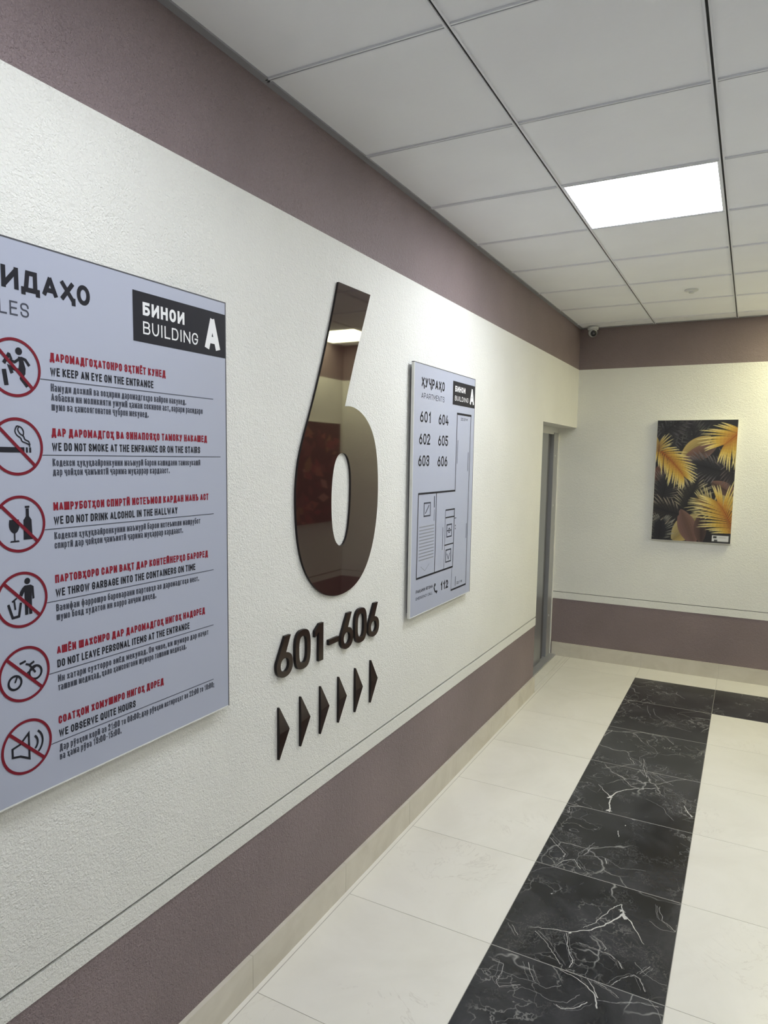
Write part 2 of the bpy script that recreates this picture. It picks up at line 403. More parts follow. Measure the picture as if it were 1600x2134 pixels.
# large veins of the black marble
def vein(pts, w0, w1, mi=4):
    P = [Vector(p) for p in pts]; Q = []
    for a, b in zip(P, P[1:]):
        n = 5
        for k in range(n):
            q = a.lerp(b, k/n); 
            if k: q += Vector((random.uniform(-1, 1), random.uniform(-1, 1)))*(b-a).length*.05
            Q.append(q)
    Q.append(P[-1]); n = len(Q)
    for i in range(n-1):
        d = (Q[i+1]-Q[i]).normalized(); nn = Vector((-d.y, d.x))
        wa = w0+(w1-w0)*i/(n-1); wb = w0+(w1-w0)*(i+1)/(n-1)
        wa *= random.uniform(.6, 1.2)
        m.face([(*(Q[i]+nn*wa/2), .00025), (*(Q[i]-nn*wa/2), .00025), (*(Q[i+1]-nn*wb/2), .00025), (*(Q[i+1]+nn*wb/2), .00025)], mi)
VE = [([(0.731,2.088),(0.797,2.112),(0.864,2.129),(0.925,2.173),(0.976,2.232),(1.011,2.298),(1.028,2.339)],.003,.011),
 ([(1.028,2.339),(1.015,2.398),(0.991,2.369),(0.964,2.296),(0.938,2.225),(0.908,2.18)],.008,.002),
 ([(1.028,2.339),(1.065,2.303),(1.094,2.252),(1.124,2.197)],.012,.002),([(0.859,2.119),(0.884,2.044),(0.914,1.976),(0.91,1.945)],.003,.005),
 ([(0.752,2.073),(0.802,2.035),(0.845,1.985),(0.878,1.944)],.003,.003),([(0.911,2.09),(0.98,2.085),(1.025,2.08),(1.058,2.056),(1.073,2.03)],.002,.004),
 ([(0.952,2.152),(0.986,2.132),(1.006,2.106),(1.001,2.094)],.002,.003),([(1.051,1.929),(1.077,1.981),(1.113,2.018),(1.134,2.008),(1.158,1.956)],.003,.003),
 ([(1.131,2.034),(1.158,2.089)],.002,.002),([(0.882,1.918),(0.936,1.908),(0.983,1.886),(1.012,1.86),(1.03,1.804)],.003,.008),
 ([(0.975,1.920),(1.003,1.891),(1.024,1.851)],.003,.006),([(1.004,1.919),(1.055,1.904),(1.085,1.885)],.003,.002),([(1.023,1.84),(1.083,1.858),(1.143,1.897),(1.206,1.907)],.003,.002),
 ([(0.909,1.756),(0.928,1.747),(0.961,1.765),(0.997,1.816)],.005,.005),([(0.659,1.851),(0.701,1.851),(0.709,1.804),(0.706,1.757),(0.722,1.74),(0.782,1.784)],.002,.002),
 ([(0.777,1.899),(0.798,1.853),(0.821,1.822)],.003,.002),([(1.15,2.458),(1.166,2.374),(1.194,2.355),(1.219,2.328)],.002,.003),([(0.665,2.065),(0.703,2.019)],.003,.002),
 ([(0.732,3.419),(0.785,3.342),(0.815,3.302),(0.828,3.208),(0.836,3.16)],.003,.013),([(0.815,3.302),(0.84,3.383),(0.879,3.434),(0.934,3.481),(1.034,3.536)],.014,.004),
 ([(0.769,3.62),(0.825,3.576),(0.895,3.483),(0.934,3.481)],.003,.004),([(0.724,3.638),(0.788,3.708),(0.871,3.791),(0.832,3.862)],.003,.003),([(0.904,3.892),(0.93,3.735),(0.952,3.639)],.003,.003),
 ([(0.636,2.75),(0.679,2.701),(0.732,2.647),(0.729,2.618)],.003,.004),([(0.713,2.536),(0.739,2.591),(0.777,2.625),(0.817,2.563)],.003,.004),([(0.805,2.681),(0.828,2.764),(0.851,2.784)],.003,.002),
 ([(0.973,3.720),(1.037,3.656),(1.095,3.607)],.003,.002),([(0.726,4.261),(0.802,4.32),(0.899,4.312),(0.984,4.309),(1.04,4.209)],.004,.003),([(0.636,4.132),(0.662,4.253)],.006,.003),
 ([(1.168,3.394),(1.188,3.326),(1.211,3.289)],.006,.010),([(0.907,2.971),(0.919,2.917)],.006,.004),([(0.896,2.699),(0.91,2.661)],.005,.004),([(0.659,3.025),(0.652,3.09),(0.675,3.115)],.003,.003)]
for pts, a, b in VE:
    vein(pts, a*.5, b*.6, 4)
    if max(a, b) < .006:
        for k in range(2):
            o = Vector((random.uniform(-.02, .02), random.uniform(-.02, .02)))
            vein([(min(max(p[0]+o.x, XL+.005), XS-.005), p[1]+o.y*.5) for p in pts], .0015, .001, 5)
def blot(c, r, n=15, mi=4):
    pts = []
    for k in range(n):
        a = 2*math.pi*k/n; rr = r*random.choice((.35, .5, .6, 1.25))*random.uniform(.8, 1.1); pts.append((c[0]+rr*math.cos(a), c[1]+rr*math.sin(a), .0003))
    for k in range(n): m.face([(*c, .0003), pts[k], pts[(k+1) % n]], mi)
for c, r in (((1.028, 2.335), .022), ((1.022, 2.36), .013), ((.817, 3.30), .020), ((.834, 3.150), .016), ((.872, 2.128), .008), ((1.205, 3.30), .010), ((.75, 2.33), .006), ((.93, 3.04), .006)): blot(c, r)
for i in range(26):          # faint secondary threads
    x, y = random.uniform(XL+.03, XS-.03), random.uniform(.9, 4.9); a = random.uniform(0, 6.28); P = [(x, y)]
    for k in range(random.randint(3, 5)):
        a += random.uniform(-.8, .8); x += .05*math.cos(a); y += .07*math.sin(a); P.append((min(max(x, XL+.004), XS-.004), y))
    vein(P, .0022, .0012, 5)
FLOOR = m; struct(m.build('floor', [M_TILE, M_BLACK, M_EDGE, M_GROUT, M_VEIN, M_VEIN2, M_STRIPGROUT]))

# skirting tiles with hairline joints
def skirting(name, fr, u0, u1, j0):
    m = MB(); u = u0; js = [j0+S*k for k in range(-20, 20)]
    js = [u0]+[j for j in js if u0+.02 < j < u1-.02]+[u1]
    for a, b in zip(js, js[1:]):
        m.box(fr(a+.0008, 0, -.004), fr(b-.0008, H4, .012), 0)
    m.box(fr(u0, 0, -.004), fr(u1, H4-.001, .0105), 1)
    return struct(m.build(name, [M_BASE, M_GROUT]))
skirting('baseboard_left', LW, YA, YD, FJ); skirting('baseboard_back', BW, -.14, XR, XL)
skirting('baseboard_right', RW, YA, YB, FJ); skirting('baseboard_front', lambda u, v, d: (u, YA+d, v), 0, XR, XL)

# ceiling: lay-in tiles on a slotted grid; lamp cells stay open
xg = [A0+S*k for k in range(-1, 4)]; yg = [G0+S*k for k in range(-9, 8)]
LAMPS = [((0, 2), P_MAIN, COOL), ((2, 6), P_FAR, WARM), ((0, -2), P_NEAR, COOL), ((2, -4), P_NEAR, COOL), ((2, 2), P_FILL, COOL)]  # last panel is an added, unseen fill that evens the light on the left wall
lamp_cells = {c for c, _, _ in LAMPS}
m = MB()
xe = [0.]+[x for x in xg if .02 < x < XR-.01]+[XR]
ye = [YA]+[y for y in yg if YA+.05 < y < YB-.02]+[YB]
for i in range(len(xe)-1):
    for j in range(len(ye)-1):
        x0, x1, y0, y1 = xe[i], xe[i+1], ye[j], ye[j+1]
        ci, cj = round((x0-A0)/S) if i else -1, round((y0-G0)/S)
        if j and (ci, cj) in lamp_cells: continue
        m.box((x0, y0, H+.006), (x1, y1, H+.02), 0)
m.box((-.2, YA-.1, H+.10), (XR+.2, YB+.1, H+.14), 0)
hw, sl = .0090, .0036
for x in xe[1:-1]:
    for s in (-1, 1): m.box((x+s*sl, YA, H), (x+s*hw, YB, H+.0065), 1)
    m.box((x-sl, YA, H+.0045), (x+sl, YB, H+.0065), 2)
for y in ye[1:-1]:
    for a, b in zip(xe, xe[1:]):
        a += hw+.0005; b -= hw+.0005
        if b-a < .03: continue
        for s in (-1, 1): m.box((a, y+s*.0022, H), (b, y+s*.0075, H+.0065), 1)
        m.box((a, y-.0022, H+.0035), (b, y+.0022, H+.0065), 2)
# wall angle
m.box((-.004, YA, H), (.021, YB, H+.0065), 3); m.box((XR-.021, YA, H), (XR, YB, H+.0065), 3)
m.box((0, YB-.021, H), (XR, YB, H+.0065), 3); m.box((0, YA, H), (XR, YA+.021, H+.0065), 3)
struct(m.build('ceiling', [M_CEIL, M_TBAR, M_SLOT, M_MOLD]))

# ------------------------------------------------------------------ lift door in the recess
d = thing('door_1', '', '', (XD, YD, 0), kind='structure')
m = MB(); m.box((XD-.03, YD-.03, .012), (XD, 5.512, 1.985)); m.build('door_leaf', M_STEEL, d)
m = MB(); m.box((XD-.05, 5.512, .012), (XD-.018, 5.640, 1.985)); m.build('door_leaf', M_STEELD, d)
m = MB(); m.box((XD-.08, 5.640, .0), (XD-.05, 5.690, 1.985)); m.build('shadow_gap', M_DARK, d)
m = MB(); m.box((XD-.07, 5.682, .0), (XD+.006, 5.818, 2.0)); fr_ = m.build('door_frame', M_STEELL, d)
for z in (1.80, 1.366, .381):
    s = MB(); s.lathe([(.0, .004), (.007, .004), (.010, 0)], (XD+.006, 5.735, z), (1, 0, 0), 16); s.build('screw', M_CAMW, fr_, smooth=True)
m = MB(); m.box((XD-.07, 5.818, 0), (XD+.012, YB, 2.0)); m.build('frame_edge_strip', M_CANVAS, d)
m = MB(); m.box((XD-.07, YD-.05, 1.985), (XD+.002, YB, ZD+.02)); m.build('door_head', M_PEDGE, d)
m = MB(); m.box((XD-.08, YD-.03, -.001), (-.10, YB, .012)); m.build('threshold', M_STEELL, d)

# ------------------------------------------------------------------ house rules sign
TS = .019
def sign_panel(root, y0, y1, z0, z1):
    m = MB(); m.box((.006, y0, z0), (TS, y1, z1)); m.build('panel', [M_PANEL], root)
    m = MB(); m.box((-.0075, y0+.02, z0+.02), (.006, y1-.02, z1-.02)); m.build('back_spacer', M_PLINE, root)
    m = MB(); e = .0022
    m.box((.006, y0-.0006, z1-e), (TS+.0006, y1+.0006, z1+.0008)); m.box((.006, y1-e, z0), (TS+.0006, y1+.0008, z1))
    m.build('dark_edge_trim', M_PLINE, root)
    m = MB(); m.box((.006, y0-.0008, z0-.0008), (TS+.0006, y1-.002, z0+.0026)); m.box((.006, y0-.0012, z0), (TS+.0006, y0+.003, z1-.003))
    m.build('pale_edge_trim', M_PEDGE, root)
big = thing('house_rules_sign', 'large silver grey wall sign with six red prohibition circles and rows of small text', 'sign', (0, .76, 1.02))
sign_panel(big, .315, 1.205, 1.021, 2.194)
D = TS+.0005
m = MB(); text(m, LW, 'ҚОИДАҲО', .452, 2.095, .0435, .225, .746, d=D, sp=.09); m.build('title_lettering', M_INK, big)
m = MB(); text(m, LW, 'RULES', .476, 2.043, .0285, .12, .593, d=D, sp=.16); m.build('subtitle_lettering', M_INKG, big)
def header(root, y0, y1, z0, z1, bi, bu, a):
    m = MB(); rect(m, LW, y0, z0, y1, z1, D); hb = m.build('header_block', M_INK, root)
    for s, (u0, u1, v, c), wt in (('БИНОИ', bi, .23), ('BUILDING', bu, .13), ('A', a, .2)):
        m = MB(); text(m, LW, s, u0, v, c, wt, u1, d=D+.0003); m.build('building_letter' if s == 'A' else 'white_lettering', M_WHITE, hb)
header(big, .869, 1.2035, 2.040, 2.160, (.900, 1.042, 2.1055, .0315), (.900, 1.092, 2.0605, .0305), (1.119, 1.180, 2.053, .091))
ROWS = [
 ('ДАРОМАДГОҲАТОНРО ЭҲТИЁТ КУНЕД', .972, 'WE KEEP AN EYE ON THE ENTRANCE', .930, 1.150,
  [('Намуди дохилӣ ва зоҳирии даромадгоҳро вайрон накунед.', 1.043), ('Азбаски ин моликияти умумӣ ҳамаи сокинон аст, зарари расидаро', 1.107), ('шумо ва ҳамсоягонатон ҷуброн мекунед.', .911)]),
 ('ДАР ДАРОМАДГОҲ ВА ЗИНАПОЯҲО ТАМОКУ НАКАШЕД', 1.123, 'WE DO NOT SMOKE AT THE ENFRANCE OR ON THE STAIRS', 1.095, 1.178,
  [('Кодекси ҳуқуқвайронкунии маъмурӣ барои кашидани тамокукашӣ', 1.095), ('дар ҷойҳои ҷамъиятӣ ҷарима муқаррар кардааст.', .979)]),
 ('МАШРУБОТҲОИ СПИРТӢ ИСТЕЪМОЛ КАРДАН МАНЪ АСТ', 1.126, 'WE DO NOT DRINK ALCOHOL IN THE HALLWAY', 1.006, 1.147,
  [('Кодекси ҳуқуқвайронкунии маъмурӣ барои истеъмоли машрубот', 1.092), ('спиртӣ дар ҷойҳои ҷамъиятӣ ҷарима муқаррар кардааст.', 1.024)]),
 ('ПАРТОВҲОРО САРИ ВАҚТ ДАР КОНТЕЙНЕРҲО БАРОРЕД', 1.121, 'WE THROW GARBAGE INTO THE CONTAINERS ON TIME', 1.070, 1.144,
  [('Вазифаи фаррошро бароварани партовҳо аз даромадгоҳо нест.', 1.083), ('шумо бояд худатон ин корро анҷом диҳед.', .924)]),
 ('АШЁИ ШАХСИРО ДАР ДАРОМАДГОҲ НИГОҲ НАДОРЕД', 1.106, 'DO NOT LEAVE PERSONAL ITEMS AT THE ENTRANCE', 1.044, 1.141,
  [('Ин хатари сухторро зиёд мекунад. Он чизе, ки шуморо дар наҷот', 1.119), ('ташвиш медиҳад, ҳоло ҳамсоягони шуморо ташвиш медиҳад.', 1.030)]),
 ('СОАТҲОИ ХОМУШИРО НИГОҲ ДОРЕД', .945, 'WE OBSERVE QUITE HOURS', .849, 1.139,
  [('Дар рӯзҳои корӣ аз 21:00 то 08:00; дар рӯзҳои истироҳат аз 22:00 то 10:00;', 1.139), ('ва ҳама рӯза 13:00-15:00.', .801)])]
def picto(i, m, cu, cv, r):
    fr = lambda u, v, d: LW(cu+u*r, cv+v*r, d)
    d = D+.0001
    def lift():
        nonlocal d
        d += .00003; return d
    P = lambda pts: prism(m, fr, pts, [], None, lift())
    Sk = lambda pts, t, c=False: poly_stroke(m, fr, pts, t, lift(), c)
    Dk = lambda u, v, q, r2=None: disc(m, fr, u, v, q, lift(), 24, 0, r2)
    if i == 0:
        Dk(.20, .62, .14); P([(.16, .42), (.34, .42), (.46, .0), (.44, -.22), (.28, -.28), (.16, -.1), (.2, .2)])
        Sk([(.28, .38), (.46, .33), (.62, .12)], .11); Sk([(.24, .36), (.02, .2), (-.2, .26)], .10)
        Sk([(.3, -.12), (.0, -.05), (-.18, .0), (-.1, -.22)], .13); Sk([(.36, -.15), (.28, -.38), (.52, -.66)], .15)
        Sk([(-.42, -.1), (-.34, -.68)], .17); Sk([(-.18, .5), (-.42, .12)], .14); Sk([(-.2, .5), (-.1, .28)], .09)
    elif i == 1:
        P([(-.82, -.22), (.30, -.22), (.30, -.02), (-.82, -.02)]); P([(.36, -.22), (.44, -.22), (.44, -.02), (.36, -.02)]); P([(.5, -.22), (.58, -.22), (.58, -.02), (.5, -.02)])
        for o in (0, .13):
            q = smooth_loop([(.02, .78-o*.6), (-.08, .6), (.0, .42), (.18, .33), (.2, .2), (.38, .14), (.52-o, .08), (.53-o*.8, -.0)], 2, (0, 7))
            Sk([(a+o*.9, b+o*.55) for a, b in q], .05)
        Sk(smooth_loop([(.02, .78), (.2, .74), (.3, .58), (.27, .42)], 2, (0, 3)), .05)
    elif i == 2:
        P(smooth_loop([(-.42, .18), (-.03, .18), (.0, -.1), (-.1, -.3), (-.22, -.36), (-.34, -.3), (-.45, -.1)], 2, (0, 1)))
        Sk([(-.225, -.34), (-.225, -.62)], .06); P([(-.42, -.68), (-.03, -.68), (-.06, -.62), (-.39, -.62)])
        P([(.27, .58), (.40, .58), (.40, .28), (.5, .14), (.52, -.62), (.14, -.62), (.16, .14), (.27, .28)]); P([(.24, .6), (.43, .6), (.43, .68), (.24, .68)])
    elif i == 3:
        Dk(.24, .70, .125); P([(.02, .46), (.12, .54), (.38, .54), (.5, .46), (.52, -.02), (.43, -.04), (.41, .3), (.40, -.62), (.27, -.62), (.25, -.1), (.23, -.62), (.10, -.62), (.10, .3), (.0, .12), (-.12, .2), (-.08, .32)])
        Sk([(-.58, -.1), (-.42, -.64), (-.16, -.62), (-.06, -.1)], .10); Sk([(-.34, .06), (-.30, -.34)], .07); Sk([(-.42, -.02), (-.22, .1)], .07)
    elif i == 4:
        Dk(-.42, -.25, .31, .22); Dk(.46, -.05, .31, .22); Sk([(-.42, -.25), (-.3, .02)], .07)
        Sk([(.46, -.05), (.2, .32), (.05, .38)], .08); Sk([(.2, .3), (.42, .4)], .09); Sk([(-.2, .44), (.06, .5)], .09); Sk([(.1, .0), (.5, .2)], .07)
    else:
        Sk([(-.62, .10), (-.30, .18), (.08, .52), (.08, -.52), (-.30, -.30), (-.62, -.24)], .085, True)
        for q in (.34, .56):
            Sk([(.12+q*math.cos(a), .06+q*math.sin(a)) for a in [(-50+10*k)*math.pi/180 for k in range(11)]], .085)
for i, (hd, hr, en, er, rr, body) in enumerate(ROWS):
    zr = 1.922-.1601*i; dy = -.0012*i; L0 = .638+dy*1.7
    m = MB(); text(m, LW, hd, L0, zr+.0400, .0182, .235, hr, d=D); m.build('red_heading', M_RED, big)
    m = MB(); text(m, LW, en, L0, zr+.0095, .0178, .18, er, d=D); m.build('english_heading', M_INK, big)
    m = MB()
    for k, (s, e) in enumerate(body): text(m, LW, s, L0, zr-.0235-.0202*k, .0165, .185, e, d=D)
    m.build('body_text', M_INKG, big)
    cu, cv = .5555+dy, zr+.0170
    m = MB(); rect(m, LW, cu+.058, zr-.0009, rr, zr+.0009, D); m.build('divider_rule', M_INKG, big)
    m = MB(); picto(i, m, cu, cv, .0545); m.build('pictogram', M_INK, big)
    m = MB(); disc(m, LW, cu, cv, .0595, D+.0005, 64, 0, .0535)
    c = .0565*math.sqrt(.5); poly_stroke(m, LW, [(cu-c, cv+c), (cu+c, cv-c)], .0068, D+.0006); m.build('prohibition_ring', M_RING, big)

big.location = (.0075, .76-.0065, 1.02)

# ------------------------------------------------------------------ big numeral, number line, arrows
def plate(name, outline, holes, th, label, cat, group=None, mats=None):
    us = [p[0] for p in outline]; vs = [p[1] for p in outline]
    r = thing(name, label, cat, (0, (min(us)+max(us))/2, min(vs)), group)
    m = MB(); prism(m, LW, outline, holes, .0012, th, 0, 1); m.build('face_plate', mats or [M_GLOSS2, M_SIDE], r, merge=True)
    return r
O6 = [(1.829,2.394),(2.066,2.397),(2.013,2.277),(1.966,2.173),(1.919,2.059),(1.880,1.955),(1.915,1.958),(1.952,1.955),(2.002,1.941),(2.048,1.916),(2.089,1.879),(2.117,1.835),(2.137,1.777),(2.149,1.698),(2.151,1.611),(2.146,1.545),(2.132,1.476),(2.108,1.405),(2.069,1.339),(2.017,1.288),(1.953,1.256),(1.88,1.243),(1.809,1.245),(1.742,1.263),(1.688,1.294),(1.636,1.343),(1.601,1.399),(1.579,1.463),(1.568,1.526),(1.563,1.592),(1.563,1.650),(1.570,1.712),(1.585,1.772),(1.611,1.834),(1.645,1.906),(1.680,1.985),(1.7075,2.051),(1.733,2.115),(1.766,2.205),(1.799,2.298)]
I6 = [(1.859,1.783),(1.83,1.771),(1.808,1.738),(1.795,1.685),(1.789,1.626),(1.790,1.561),(1.798,1.501),(1.818,1.451),(1.853,1.428),(1.888,1.440),(1.911,1.482),(1.923,1.540),(1.930,1.620),(1.930,1.689),(1.922,1.735),(1.905,1.766),(1.885,1.780)]
O6 = [(u+.0075, v) for u, v in O6]; I6 = [(u+.0075, v) for u, v in I6]
plate('numeral_six', smooth_loop(O6, 2, (0, 1, 5)), [smooth_loop(I6, 2)], .0095, 'giant glossy dark brown numeral 6 mounted on the cream wall', 'number', None, [M_GLOSS, M_SIDE])
def ell(cx, cy, rx, ry, n=40, p=2.4, a0=0., a1=2*math.pi):
    out = []
    for k in range(n):
        a = a0+(a1-a0)*k/n; c, s = math.cos(a), math.sin(a)
        out.append((cx+rx*math.copysign(abs(c)**(2/p), c), cy+ry*math.copysign(abs(s)**(2/p), s)))
    return out
ZB, ZH = 1.021, .141
def six(u0, u1):
    w_ = u1-u0; cx = u0+w_/2; ry = .30*ZH; cy = ZB+ry; rx = w_/2
    arc = ell(cx, cy, rx, ry, 44, 2.2, math.radians(84), math.radians(84-291))
    out = [(u0+.52*w_, ZB+ZH), (u0+.86*w_, ZB+ZH)]+arc
    hole = ell(cx, cy, rx-.0225, ry-.0185, 26, 2.2)
    return out, [hole]
def zero(u0, u1): return ell((u0+u1)/2, ZB+ZH/2, (u1-u0)/2, ZH/2, 48, 2.9), [ell((u0+u1)/2, ZB+ZH/2, (u1-u0)/2-.0225, ZH/2-.022, 40, 2.9)]
one = [(1.7145, ZB), (1.744, ZB), (1.744, ZB+ZH), (1.720, ZB+ZH), (1.689, ZB+ZH-.022), (1.689, ZB+ZH-.046), (1.7145, ZB+ZH-.031)]
dash = [(1.783, ZB+.044), (1.855, ZB+.044), (1.855, ZB+.064), (1.783, ZB+.064)]
GN = 'raised characters of the apartment number line'
for kind, (o_, h_), lab in (('digit_six', six(1.457, 1.551), 'small dark brown raised digit 6, first character of the line 601-606'),
    ('digit_zero', zero(1.566, 1.660), 'small dark brown raised digit 0 between the 6 and 1 of 601'),
    ('digit_one', (one, []), 'small dark brown raised digit 1 just before the dash'),
    ('dash_bar', (dash, []), 'short dark brown raised dash between 601 and 606'),
    ('digit_six', six(1.868, 1.963), 'small dark brown raised digit 6 just after the dash'),
    ('digit_zero', zero(1.977, 2.073), 'small dark brown raised digit 0 in the middle of 606'),
    ('digit_six', six(2.087, 2.181), 'small dark brown raised digit 6, last character of the line 601-606')):
    plate(kind, o_, h_, .012, lab, 'dash' if 'dash' in kind else 'number', GN)
ords = ['leftmost, below the first 6', 'second from the left', 'third from the left', 'fourth from the left', 'fifth from the left', 'rightmost, nearest the floor plan']
for k in range(6):
    a = 1.4745+.1290*k
    tri = [(a, .7375), (a+.0035, .7365), (a+.0605, .8255), (a+.0605, .8315), (a+.0035, .9205), (a, .9195)]
    r = thing('arrow_marker', 'dark brown triangular arrow pointing right, '+ords[k]+' of six', 'arrow', (0, a+.03, .737), 'row of six arrows under the number line')
    m = MB(); prism(m, LW, tri, [], 0., .008, 0, 1)
    mid, tip = LW(a, .8285, .0115), LW(a+.0605, .8285, .0095)      # two shallow facets meeting on a ridge
    m.face([LW(*tri[5], .0081), mid, tip, LW(*tri[3], .0081), LW(*tri[4], .0081)], 0)
    m.face([LW(*tri[0], .0081), LW(*tri[1], .0081), LW(*tri[2], .0081), tip, mid], 0)
    m.face([LW(*tri[5], .0081), LW(*tri[0], .0081), mid], 1); m.face([LW(*tri[2], .0081), LW(*tri[3], .0081), tip], 1)
    m.build('face_plate', [M_GLOSS2, M_SIDE], r, merge=True)

# ------------------------------------------------------------------ apartment floor plan sign
sm = thing('floor_plan_sign', 'smaller silver grey wall sign with apartment numbers and a floor plan', 'sign', (0, 2.852, 1.033))
sign_panel(sm, 2.468, 3.236, 1.033, 2.190)
m = MB(); text(m, LW, 'ҲУҶРАҲО', 2.547, 2.088, .0445, .2, 2.815, d=D); m.build('title_lettering', M_INK, sm)
m = MB(); text(m, LW, 'APARTMENTS', 2.547, 2.0365, .0255, .12, 2.815, d=D); m.build('subtitle_lettering', M_INKG, sm)
header(sm, 2.922, 3.2345, 2.035, 2.152, (2.951, 3.092, 2.1015, .0285), (2.950, 3.138, 2.0575, .0235), (3.160, 3.222, 2.048, .090))
for s, u, v in (('601', 2.538, 1.929), ('602', 2.533, 1.828), ('603', 2.528, 1.7285), ('604', 2.751, 1.9275), ('605', 2.751, 1.8265), ('606', 2.749, 1.7265)):
    m = MB(); text(m, LW, s, u, v, .051, .17, u+.122, d=D); m.build('apartment_number', M_INK, sm)
m = MB()
LND = [0]
def ln(t, *p): LND[0] = (LND[0]+1) % 12; poly_stroke(m, LW, p, t, D+LND[0]*.00003)
ln(.011, (2.984, 1.993), (3.190, 1.993)); ln(.0055, (3.184, 1.995), (3.172, 1.085)); ln(.006, (2.988, 1.995), (2.984, 1.600))
ln(.009, (2.987, 1.602), (2.534, 1.602)); ln(.0065, (2.537, 1.602), (2.531, 1.205)); ln(.009, (2.528, 1.208), (2.978, 1.208))
ln(.0055, (2.745, 1.600), (2.741, 1.21)); ln(.009, (2.957, 1.086), (3.174, 1.086)); ln(.007, (2.864, 1.508), (2.986, 1.508)); ln(.0065, (2.866, 1.470), (2.983, 1.470))
ln(.006, (2.983, 1.508), (2.975, 1.208)); ln(.006, (2.861, 1.331), (2.977, 1.331))
m.build('plan_walls', M_INK, sm)
for t, a, b in ((.0035, (2.966, 1.206), (2.960, 1.090)), (.0035, (2.864, 1.507), (2.858, 1.21)), (.004, (2.833, 1.425), (2.831, 1.311)), (.009, (2.722, 1.585), (2.722, 1.53)),
    (.004, (2.724, 1.52), (2.722, 1.465)), (.005, (3.006, 1.86), (3.001, 1.74)), (.006, (3.158, 1.80), (3.156, 1.70)), (.006, (3.160, 1.42), (3.158, 1.34)),
    (.006, (3.02, 1.15), (3.018, 1.10)), (.008, (2.995, 1.42), (3.003, 1.42)), (.008, (2.995, 1.405), (3.003, 1.405)), (.004, (2.985, 1.46), (3.01, 1.46))):
    m = MB(); ln(t, a, b); m.build('plan_door_mark', M_INKG, sm)
for k, (u0, v0, u1, v1) in enumerate(((2.602, 1.495, 2.675, 1.556), (2.886, 1.371, 2.950, 1.432), (2.880, 1.243, 2.947, 1.304))):
    m = MB(); poly_stroke(m, LW, [(u0, v0), (u1, v0), (u1, v1), (u0, v1)], .007, D, True)
    if k == 0: ln(.006, (2.617, 1.507), (2.660, 1.545))
    elif k == 1: disc(m, LW, 2.918, 1.402, .014, D, 16, 0, .008); ln(.005, (2.886, 1.402), (2.95, 1.402))
    else: ln(.005, (2.895, 1.285), (2.913, 1.255), (2.932, 1.285))
    m.build('plan_symbol', M_INKG, sm)
m = MB(); text(m, LW, '22.3 М', 3.040, 1.962, .014, .2, 3.135, d=D); m.build('plan_dimension', M_INKG, sm)
m = MB(); text(m, LW, '22.1 М', 3.038, 1.105, .014, .2, 3.115, d=D); m.build('plan_dimension', M_INKG, sm)
m = MB()
for k in range(11): rect(m, LW, 2.552, 1.288+.0155*k, 2.725, 1.2935+.0155*k, D)
ln(.0025, (2.575, 1.26), (2.625, 1.235), (2.675, 1.262)); m.build('stair_hatching', M_INKL, sm)
m = MB(); text(m, LW, 'РАҚАМИ ЯГОНА', 2.530, 1.138, .0155, .2, 2.722, d=D); m.build('emergency_title', M_INK, sm)
m = MB(); text(m, LW, '112', 2.822, 1.1065, .0425, .22, 2.920, d=D); m.build('emergency_number', M_INK, sm)
m = MB()
ln(.009, (2.746, 1.149), (2.742, 1.132), (2.752, 1.115), (2.774, 1.108)); ln(.013, (2.744, 1.150), (2.757, 1.145)); ln(.013, (2.768, 1.104), (2.779, 1.114)); m.build('phone_symbol', M_INK, sm)
m = MB(); text(m, LW, 'EMERGENCY CALL', 2.530, 1.106, .0135, .14, 2.720, d=D); m.build('emergency_subtitle', M_INKG, sm)

sm.location = (.0075, 2.852-.0175, 1.033)

# ------------------------------------------------------------------ palm leaf canvas
import numpy as np
class Print:
    """painted motif: polygons composited into a point-coloured sheet (u right, v up, 0..1)"""
    NX, NY, SSX = 180, 300, 3
    def __init__(s, bg): s.img = np.zeros((s.NY*s.SSX, s.NX*s.SSX, 3), np.float32); s.img[:] = bg
    def poly(s, pts, c0, c1=None, axis=None):
        h, w = s.img.shape[:2]; P = np.array(pts, float)*(w, h)
        x0, y0 = np.maximum(np.floor(P.min(0)), 0).astype(int); x1, y1 = np.minimum(np.ceil(P.max(0))+1, (w, h)).astype(int)
        if x1 <= x0 or y1 <= y0: return
        X_, Y_ = np.meshgrid(np.arange(x0, x1)+.5, np.arange(y0, y1)+.5); ins = np.zeros(X_.shape, bool)
        n = len(P)
        for i in range(n):
            (ax, ay), (bx, by) = P[i], P[(i+1) % n]
            if ay == by: continue
            ins ^= ((ay > Y_) != (by > Y_)) & (X_ < (bx-ax)*(Y_-ay)/(by-ay)+ax)
        s.img[y0:y1, x0:x1][ins] = c0
    def sheet(s, name, fr, mat, parent):
        q = s.img.reshape(s.NY, s.SSX, s.NX, s.SSX, 3).mean((1, 3)); off = Vector(ORIGIN[parent])
        V = [Vector(fr((i)/(s.NX-1), (j)/(s.NY-1)))-off for j in range(s.NY) for i in range(s.NX)]
        F = [(j*s.NX+i, j*s.NX+i+1, (j+1)*s.NX+i+1, (j+1)*s.NX+i) for j in range(s.NY-1) for i in range(s.NX-1)]
        me = bpy.data.meshes.new(name); me.from_pydata(V, [], F); me.materials.append(mat)
        a = me.color_attributes.new('ink', 'FLOAT_COLOR', 'POINT')
        a.data.foreach_set('color', np.concatenate([q.reshape(-1, 3), np.ones((s.NX*s.NY, 1), np.float32)], 1).ravel())
        o = bpy.data.objects.new(name, me); C.objects.link(o); o.parent = parent; ORIGIN[o] = ORIGIN[parent]; return o
